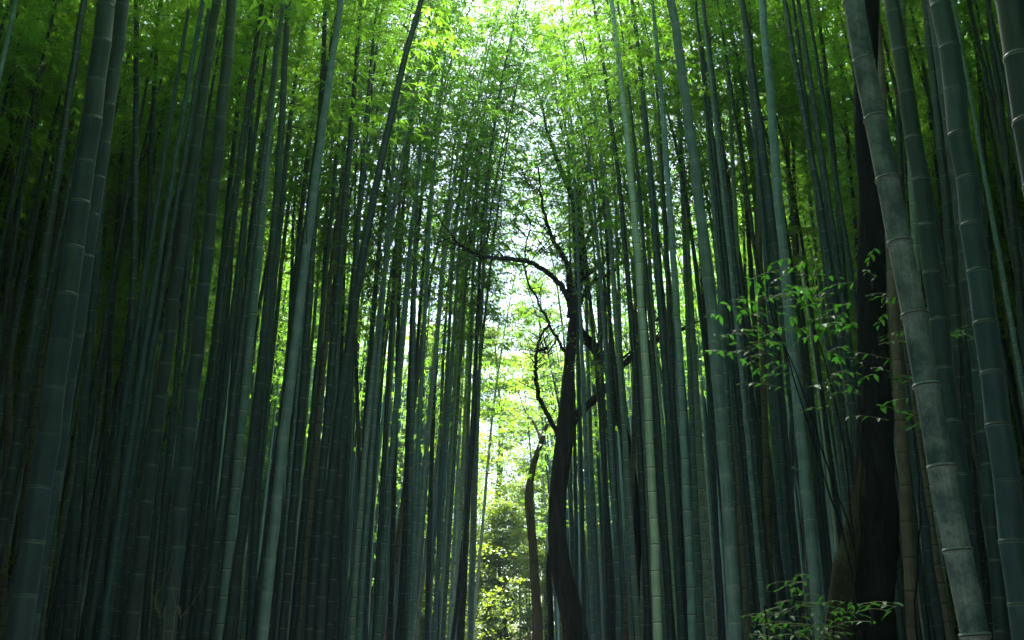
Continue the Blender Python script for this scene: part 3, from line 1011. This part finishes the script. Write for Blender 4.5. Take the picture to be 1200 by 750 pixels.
for k, (pp, a0, a1, dd) in enumerate(LIMBS):
    P = px_line(pp, TD, TD + dd)
    add_limb('limb', tree, P, a0, a1, BARK_FORK, sides=8, seed=20 + k, amt=0.12, wob=0.012)
    LT.append(P)
tgr = np.random.default_rng(41)
for P in LT + [tp[10:]]:
    C = catmull(P, 14)
    for c in C[4:]:
        for _ in range(2):
            dr = np.array([tgr.normal(0, 1), tgr.normal(0, 0.6), abs(tgr.normal(0.5, 0.5))]); dr /= np.linalg.norm(dr)
            ln = tgr.uniform(0.25, 0.9)
            add_limb('twig', tree, np.array([c, c + dr * ln * 0.5 + tgr.normal(0, 0.06, 3), c + dr * ln + tgr.normal(0, 0.1, 3)]), 0.012, 0.003, BARK, sides=4, n=7, seed=5)
# foliage of the forked tree: clumps along and beyond its limbs
cen, rad_ = [], []
lr = np.random.default_rng(77)
for P in LT:
    C = catmull(P, 9)
    for c in C[4:]:
        for _ in range(2):
            cen.append(c + lr.normal(0, 0.45, 3) + np.array([0, 1.0, 0.35])); rad_.append(lr.uniform(0.3, 0.65))
for (x, y) in [(605, 425), (625, 440), (598, 400), (620, 395), (600, 445), (645, 340), (630, 320), (650, 300), (700, 330), (715, 290), (690, 250), (660, 250), (640, 230), (612, 250), (655, 190), (680, 170), (620, 180), (700, 200), (725, 240), (585, 415)]:
    cen.append(pix(x, y, TD + lr.uniform(0.3, 2.5))); rad_.append(lr.uniform(0.35, 0.7))
o = obj('foliage', leaf_cloud(np.array(cen) - np.array(base), rad_, 50, 0.085, 0.036, LEAF_FAR, 9), tree)

# a second dark stem rising behind the bamboo to the right of it
tp2 = px_line([(752, 748), (747, 650), (744, 590), (736, 530), (726, 490), (722, 465), (714, 435), (698, 409), (682, 392), (675, 376), (672, 350), (668, 310)], TD + 0.7)
b2 = tp2[0].copy(); b2[2] = ground_z(b2[0], TD + 0.7) - 0.1
leantree = empty('leaning_tree', b2)
tag(leantree, 'dark leaning tree stem curving from between the bamboo into the forked tree\'s crown', 'tree')
add_limb('trunk', leantree, np.vstack([b2, tp2]), [0.15, 0.14, 0.13, 0.12, 0.11, 0.11, 0.11, 0.11, 0.12, 0.11, 0.08, 0.06, 0.04], None, BARK, sides=10, n=60, seed=8)
c2 = [p + lr.normal(0, 0.5, 3) + np.array([0.3, 0, 0.6]) for p in tp2[-3:] for _ in range(4)]
obj('foliage', leaf_cloud(np.array(c2) - b2, [0.5] * len(c2), 60, 0.085, 0.036, LEAF_FAR, 19), leantree)

# slim brown trunk at the far bend of the path
TD3 = 29.0
tp3 = px_line([(630, 748), (628, 700), (625, 650), (622, 615), (620, 585), (622, 560), (628, 535), (634, 518), (640, 500), (650, 480)], TD3)
b3 = tp3[0].copy(); b3[2] = ground_z(b3[0], TD3) - 0.1
slim = empty('slim_tree', b3)
tag(slim, 'slim brown tree trunk with a slight bow, beyond the forked tree at the path', 'tree')
add_limb('trunk', slim, np.vstack([b3, tp3]), [0.2, 0.15, 0.13, 0.115, 0.11, 0.12, 0.10, 0.09, 0.08, 0.06, 0.04], None, BARK_BROWN, sides=12, n=60, seed=5)
add_limb('limb', slim, px_line([(634, 518), (628, 500), (615, 480), (608, 460)], TD3, TD3 + 1), 0.05, 0.015, BARK_BROWN, sides=6, seed=51)
c3 = [pix(x, y, TD3 + lr.uniform(-1.5, 2)) for x, y in [(606, 462), (620, 470), (645, 478), (655, 460), (630, 445), (612, 485), (640, 500), (600, 500), (660, 430), (640, 420)] for _ in range(2)]
obj('foliage', leaf_cloud(np.array(c3) - b3, [0.7] * len(c3), 60, 0.10, 0.045, LEAF_FAR, 29), slim)

# thin stem close to the forked tree
tp4 = px_line([(646, 748), (644, 700), (643, 660), (647, 635), (652, 610)], TD + 1.0)
b4 = tp4[0].copy(); b4[2] = ground_z(b4[0], TD + 1) - 0.1
st = empty('tree_stem', b4)
tag(st, 'thin dark sapling stem hugging the foot of the forked tree', 'tree')
add_limb('trunk', st, np.vstack([b4, tp4]), 0.06, 0.045, BARK, sides=8, n=24, seed=31)

# the black tree behind the thick mottled culm
BD = 9.0
tb = px_line([(1020, 748), (1022, 690), (1024, 640), (1026, 580), (1026, 520), (1024, 450), (1023, 380), (1022, 300), (1020, 230), (1016, 150), (1014, 80), (1016, 0), (1020, -100)], BD)
b5 = tb[0].copy(); b5[2] = ground_z(b5[0], BD) - 0.1
top = tb[-1] + np.array([0.4, 0.5, 3.0])
black = empty('black_tree', b5)
tag(black, 'black tree trunk with a lichen-covered flank, behind the thick mottled bamboo culm', 'tree')
add_limb('trunk', black, np.vstack([b5, tb, top]), [0.24, 0.20, 0.185, 0.175, 0.165, 0.155, 0.15, 0.14, 0.13, 0.12, 0.115, 0.11, 0.105, 0.10, 0.06], None, BARK, sides=36, n=160, seed=12, amt=0.13)
sidep = px_line([(983, 780), (985, 740), (988, 700), (993, 660), (1001, 620), (1008, 580), (1014, 545), (1019, 510), (1022, 480)], BD - 0.1, BD - 0.02)
a_, C = limb_mesh(np.vstack([[sidep[0][0], BD, b5[2]], sidep]) - b5, [0.14, 0.125, 0.115, 0.108, 0.098, 0.08, 0.064, 0.05, 0.038, 0.03], None, LICHEN, sides=28, n=80, seed=14, amt=0.2)
o = obj('flank_stem', a_.mesh('flank_stem', [LICHEN]), black)
tag(o, 'yellowish lichen-covered side stem')
cb = [top + lr.normal(0, 1.1, 3) + np.array([0, 0, 0.5]) for _ in range(26)]
obj('foliage', leaf_cloud(np.array(cb) - b5, [0.8] * 26, 80, 0.09, 0.04, LEAF_FAR, 39), black)
for k in range(4):
    e_ = cb[k * 5]
    add_limb('limb', black, np.array([tb[-1] + [0, 0, 0.3 * k], (tb[-1] + e_) / 2 + [0, 0, 0.4], e_]), 0.06, 0.015, BARK, sides=6, seed=61 + k)


# trees and thin bamboo closing the end of the path, out in the open
def far_tree(x, y, h, cr, n, seed, label, name='clearing_tree', low=0.12, n_per=180):
    r = np.random.default_rng(seed)
    zb = ground_z(x, y) - 0.1
    b = np.array([x, y, zb])
    root = empty(name, b)
    tag(root, label, 'tree', 'trees closing the far end of the path')
    P = np.array([[0, 0, 0], [r.normal(0, .1), r.normal(0, .1), h * .3], [r.normal(0, .25), r.normal(0, .25), h * .6], [r.normal(0, .4), r.normal(0, .4), h * .92]])
    tr_ = Acc()
    C = catmull(P, 16)
    tr_.tube(C, np.linspace(0.013 * h + .03, 0.02, 16), 8, ridge=knobbly(seed))
    obj('trunk', tr_.mesh('trunk', [BARK_BROWN]), root)
    cs, rs = [], []
    for k in range(n):
        t = r.uniform(low, 1.0)
        a0 = r.random() * 6.28
        prof_ = math.sin(math.pi * min(0.97, 0.18 + 0.8 * (t - low) / (1 - low))) ** 0.7
        ln = cr * prof_ * r.uniform(0.35, 1.0)
        p0_ = C[min(15, int(t * 15))]
        p1 = p0_ + np.array([math.cos(a0) * ln, math.sin(a0) * ln, ln * r.uniform(0.0, 0.5)])
        li = Acc()
        li.tube(catmull([p0_, (p0_ + p1) / 2 + [0, 0, .15 * ln], p1], 6), np.linspace(0.03, 0.008, 6), 4)
        obj('limb', li.mesh('limb', [BARK_BROWN]), root)
        cs.append(p1); rs.append(r.uniform(0.5, 1.1))
        cs.append(p0_ + (p1 - p0_) * 0.6); rs.append(r.uniform(0.35, 0.7))
    obj('foliage', leaf_cloud(cs, rs, n_per, 0.16, 0.08, LEAF_OPEN, seed + 1), root)


far_tree(-0.55, 41.5, 6.0, 1.3, 16, 201, 'small slender tree with dark layered leaves, alone in the open end of the path', n_per=42, low=0.35)
far_tree(-3.8, 48, 20, 3.6, 115, 202, 'tall full-crowned tree rising behind the small slender tree')
far_tree(1.8, 50, 19, 3.4, 110, 203, 'tall bright tree beyond the slim brown trunk')
far_tree(-1.2, 58, 24, 4.0, 120, 204, 'tallest pale green tree furthest along the open end of the path')
far_tree(5.2, 50, 18, 3.4, 80, 205, 'tall tree behind the bamboo and the forked tree\'s trunk')
far_tree(-2.2, 39, 13, 1.6, 40, 214, 'leafy tree at the last culms of the grove opposite the forked tree', low=0.16, n_per=80)
far_tree(-3.4, 68, 30, 4.6, 120, 207, 'towering pale green tree at the back of the path\'s open end', low=0.2)
far_tree(2.4, 72, 32, 4.8, 120, 208, 'towering bright green tree standing behind the other trees of the clearing', low=0.2)
far_tree(-0.2, 47, 10, 2.3, 55, 209, 'bushy middle-sized tree just behind the small slender tree', low=0.15)
far_tree(-8.0, 49, 17, 3.4, 50, 206, 'tall tree half hidden by the grove\'s last thin culms')

# wooded slope behind the groves: one far mass of leaves
wr = np.random.default_rng(55)
clump = leaf_cloud(np.array([wr.normal(0, 0.8, 3) for _ in range(14)]), [0.9] * 14, 60, 0.17, 0.085, LEAF_OPEN, 66, 'woodland_leaves')
pts, rots, scls, vids = [], [], [], []
for k in range(4300):
    u = wr.random()
    if k >= 3200:
        x, y = (1 if k % 2 else -1) * wr.uniform(3.2, 13), wr.uniform(45, 58)
        pts.append([x, y, ground_z(x, y) + wr.random() ** 1.2 * 15]); rots.append([wr.normal(0, .2), wr.normal(0, .2), wr.random() * 6.28]); scls.append(wr.uniform(0.55, 1.0)); vids.append(0)
        continue
    if k >= 2600:
        x, y = (1 if k % 2 else -1) * wr.uniform(5, 34), wr.uniform(61, 78)
        pts.append([x, y, ground_z(x, y) + wr.random() * 5]); rots.append([wr.normal(0, .2), wr.normal(0, .2), wr.random() * 6.28]); scls.append(wr.uniform(0.7, 1.2)); vids.append(0)
        continue
    if k >= 1300:
        x, y = (1 if k % 2 else -1) * wr.uniform(14, 27), wr.uniform(10, 62)
        pts.append([x, y, ground_z(x, y) + wr.random() * 4.5]); rots.append([wr.normal(0, .2), wr.normal(0, .2), wr.random() * 6.28]); scls.append(wr.uniform(0.7, 1.2)); vids.append(0)
        continue
    if u < 0.36: x, y = -wr.uniform(26, 44), wr.uniform(-10, 75)
    elif u < 0.72: x, y = wr.uniform(26, 44), wr.uniform(-10, 75)
    else:
        x, y = wr.uniform(-44, 44), wr.uniform(66, 92)
    z = ground_z(x, y) + wr.random() ** 1.3 * 10
    pts.append([x, y, z]); rots.append([wr.normal(0, .2), wr.normal(0, .2), wr.random() * 6.28]); scls.append(wr.uniform(0.9, 1.7)); vids.append(0)
src = bpy.data.objects.new('understory_shrub', clump)
link(src)
src.location = (-27, 40, ground_z(-27, 40) + 1.2)
tag(src, 'leafy shrub at the foot of the wooded slope behind the culms', 'shrub')
wood = instance_stuff('woodland', np.zeros((0, 3)), None, None, None, pts, rots, scls, vids, [src])
tag(wood, 'far leafy woodland behind the bamboo groves and the path\'s end', 'woodland')


# ------------------------------------------------------------------ broad-leaved sapling and undergrowth
def broad_leaf():
    # pointed oval leaf, 1 long, folded on its midrib, drooping
    xs = np.array([0.0, 0.18, 0.42, 0.7, 1.0]); ws = np.array([0.0, 0.17, 0.23, 0.14, 0.0])
    V, F = [], []
    for x_, w_ in zip(xs, ws):
        z0 = -0.22 * x_ ** 2
        V += [[x_, 0, z0], [x_, w_, z0 + 0.25 * w_], [x_, -w_, z0 + 0.25 * w_]]
    for k in range(4):
        a0, b0 = 3 * k, 3 * k + 3
        F += [[a0, b0, b0 + 1], [a0, b0 + 1, a0 + 1], [a0, a0 + 2, b0 + 2], [a0, b0 + 2, b0]]
    me = np_mesh('leaf', np.array(V, float), [np.array(F)], [LEAF_SAP])
    return me


LEAFME = [broad_leaf()]


def sapling(name, label, cat, d, stems, sprays, nleaf, size, seed):
    r = np.random.default_rng(seed)
    P0 = px_line(stems[0][:1], d)[0]
    b = np.array([P0[0], d, ground_z(P0[0], d) - 0.05])
    root = empty(name, b)
    tag(root, label, cat)
    for k, s_ in enumerate(stems):
        P = px_line(s_, d, d + r.uniform(-0.3, 0.3))
        P = np.vstack([b + np.array([r.normal(0, .06), r.normal(0, .06), 0]), P])
        add_limb('stem', root, P, 0.008, 0.003, BARK, sides=5, n=24, seed=seed + k, amt=0.05, wob=0.004)
    for (x, y, rx, ry, cnt) in sprays:
        for _ in range(int(cnt * 1.3)):
            # a twig with alternate leaves
            c = pix(x + r.normal(0, rx), y + r.normal(0, ry), d + r.normal(0, 0.18))
            a0 = r.random() * 6.28
            h = np.array([math.cos(a0), math.sin(a0) * 0.7, r.uniform(-0.15, 0.2)])
            ln = r.uniform(0.10, 0.2)
            tw = Acc()
            Q = catmull([c - h * ln, c, c + h * ln * 0.8 + [0, 0, -0.03]], 6)
            tw.tube(Q - b, np.linspace(0.003, 0.0012, 6), 3, cap=False)
            obj('twig', tw.mesh('twig', [TWIG]), root)
            for q in range(nleaf):
                p = Q[min(5, int(q / nleaf * 6))]
                la = a0 + (0.9 if q % 2 else -0.9) * r.uniform(0.5, 1.1) if q < nleaf - 1 else a0
                o = obj('leaf', LEAFME[0], root)
                o.location = p - b
                o.rotation_euler = (r.normal(0, 0.25), r.uniform(0.0, 0.55), la)
                s2 = size * r.uniform(0.65, 1.25)
                o.scale = (s2, s2 * r.uniform(0.85, 1.2), s2)
    return root


sapling('broadleaf_sapling', 'young broad-leaved tree with bright green leaves in front of the culms and black trunk', 'sapling', 6.6,
        [[(1008, 748), (1000, 640), (975, 560), (945, 470), (915, 400), (880, 370)],
         [(1004, 748), (1002, 650), (985, 500), (965, 420), (950, 360), (955, 320)],
         [(1010, 748), (990, 640), (962, 545), (930, 440), (900, 350), (905, 320)],
         [(1012, 748), (1008, 600), (1012, 480), (1018, 420), (1040, 390)]],
        [(872, 362, 9, 9, 4), (905, 340, 14, 16, 6), (935, 345, 20, 16, 8), (960, 345, 20, 16, 7), (905, 385, 18, 18, 6), (865, 400, 8, 6, 3), (845, 408, 5, 4, 2),
         (930, 400, 25, 20, 7), (985, 385, 20, 16, 5), (960, 440, 30, 20, 6), (890, 430, 14, 12, 4), (1022, 345, 12, 10, 3), (1030, 395, 14, 14, 4), (1000, 455, 22, 16, 4), (1030, 450, 14, 10, 3), (1010, 310, 10, 6, 2), (925, 312, 10, 6, 2)],
        5, 0.058, 301)
sapling('low_shrub', 'low leafy shrub at the foot of the lichen-covered stem', 'shrub', 6.2,
        [[(930, 748), (935, 700), (930, 680)], [(900, 748), (902, 715)], [(975, 748), (985, 725), (1000, 715)], [(950, 748), (940, 720)]],
        [(930, 685, 8, 8, 4), (900, 712, 12, 10, 5), (940, 718, 18, 10, 8), (985, 720, 12, 8, 4), (915, 735, 20, 8, 6), (960, 738, 20, 8, 6)],
        5, 0.05, 302)
sapling('small_seedling', 'single spray of narrow leaves before the black trunk\'s foot', 'shrub', 6.0,
        [[(1022, 748), (1024, 725), (1022, 712)]], [(1024, 710, 9, 3, 3)], 4, 0.08, 303)
sapling('leafy_sprout', 'small leafy sprout beside the mottled grey culm', 'shrub', 7.0,
        [[(1075, 748), (1078, 600), (1072, 520), (1068, 490)]], [(1072, 495, 6, 8, 3), (1066, 450, 6, 8, 2), (1075, 470, 8, 12, 3)], 4, 0.075, 304)
sapling('twiggy_sprout', 'small dark sprout before the thick dark blue-green culm', 'shrub', 7.4,
        [[(1140, 748), (1132, 600), (1126, 450), (1124, 395)]], [(1122, 388, 8, 5, 4)], 4, 0.075, 305)

# dry grass at the bank and bare twigs on the other side
gr = np.random.default_rng(9)


def grass_tuft(px, py, d, n, hgt, label, group=None):
    c = pix(px, py, d)
    b = np.array([c[0], d, ground_z(c[0], d) - 0.02])
    root = empty('dry_grass_tuft', b)
    tag(root, label, 'grass tuft', group)
    a_ = Acc()
    for k in range(n):
        an = gr.random() * 6.28
        h_ = hgt * gr.uniform(0.6, 1.1)
        l = gr.uniform(0.1, 0.5)
        p0_ = np.array([gr.normal(0, .06), gr.normal(0, .06), 0])
        P = catmull([p0_, p0_ + [math.cos(an) * l * .3, math.sin(an) * l * .3, h_ * .6], p0_ + [math.cos(an) * l, math.sin(an) * l, h_]], 7)
        a_.tube(P, np.linspace(0.004, 0.001, 7), 3, cap=False)
    obj('blades', a_.mesh('blades', [STRAW]), root)


grass_tuft(905, 730, 6.3, 60, 0.95, 'dry straw-coloured grass tuft beside the low shrub')
grass_tuft(870, 740, 7.6, 40, 1.0, 'dry grass tuft at the foot of the stout blue-green culm')
grass_tuft(645, 742, 22.5, 60, 2.0, 'tall dry brush at the foot of the forked tree')


def bare_twig(pp, d, label):
    P = px_line(pp, d)
    b = np.array([P[0][0], d, ground_z(P[0][0], d)])
    root = empty('bare_twig', b)
    tag(root, label, 'twig', 'bare twigs among the dark culms')
    add_limb('stem', root, np.vstack([b, P]), 0.0032, 0.0014, TWIG, sides=5, n=16, seed=71, wob=0.004)
    for k in (1, 2):
        if k < len(P):
            add_limb('side_twig', root, np.array([P[k], P[k] + [0.04 * (-1) ** k, 0, 0.08], P[k] + [0.07 * (-1) ** k, 0, 0.2]]), 0.002, 0.001, TWIG, sides=4, n=8, seed=72)


bare_twig([(192, 748), (188, 725), (181, 700)], 5.2, 'bare forked twig rising before the thick pale-ringed dark culm')
bare_twig([(202, 748), (212, 725), (226, 706)], 5.3, 'bare twig slanting beside the forked one')

# ------------------------------------------------------------------ added bluish volume that lifts the dark tones
hv, hm = mat_new('shadow_lift_haze')
pv = N(hm, 'ShaderNodeVolumePrincipled')
pv.inputs['Color'].default_value = (0.60, 0.92, 1.0, 1)
pv.inputs['Density'].default_value = 0.00042
ho = hm.nodes.new('ShaderNodeOutputMaterial')
hm.links.new(pv.outputs[0], ho.inputs['Volume'])
hx, hy0, hy1, hz0, hz1 = 262.0, -162.0, 422.0, -1.2, 46.0
HV = np.array([[x, y, z] for z in (hz0, hz1) for y in (hy0, hy1) for x in (-hx, hx)])
HF = np.array([[0, 2, 3, 1], [4, 5, 7, 6], [0, 1, 5, 4], [2, 6, 7, 3], [0, 4, 6, 2], [1, 3, 7, 5]])
tag(obj('added_haze', np_mesh('added_haze', HV, [HF], [hv], smooth=False)), 'added bluish volume lifting the dark tones between the culms', 'added_haze', kind='stuff')
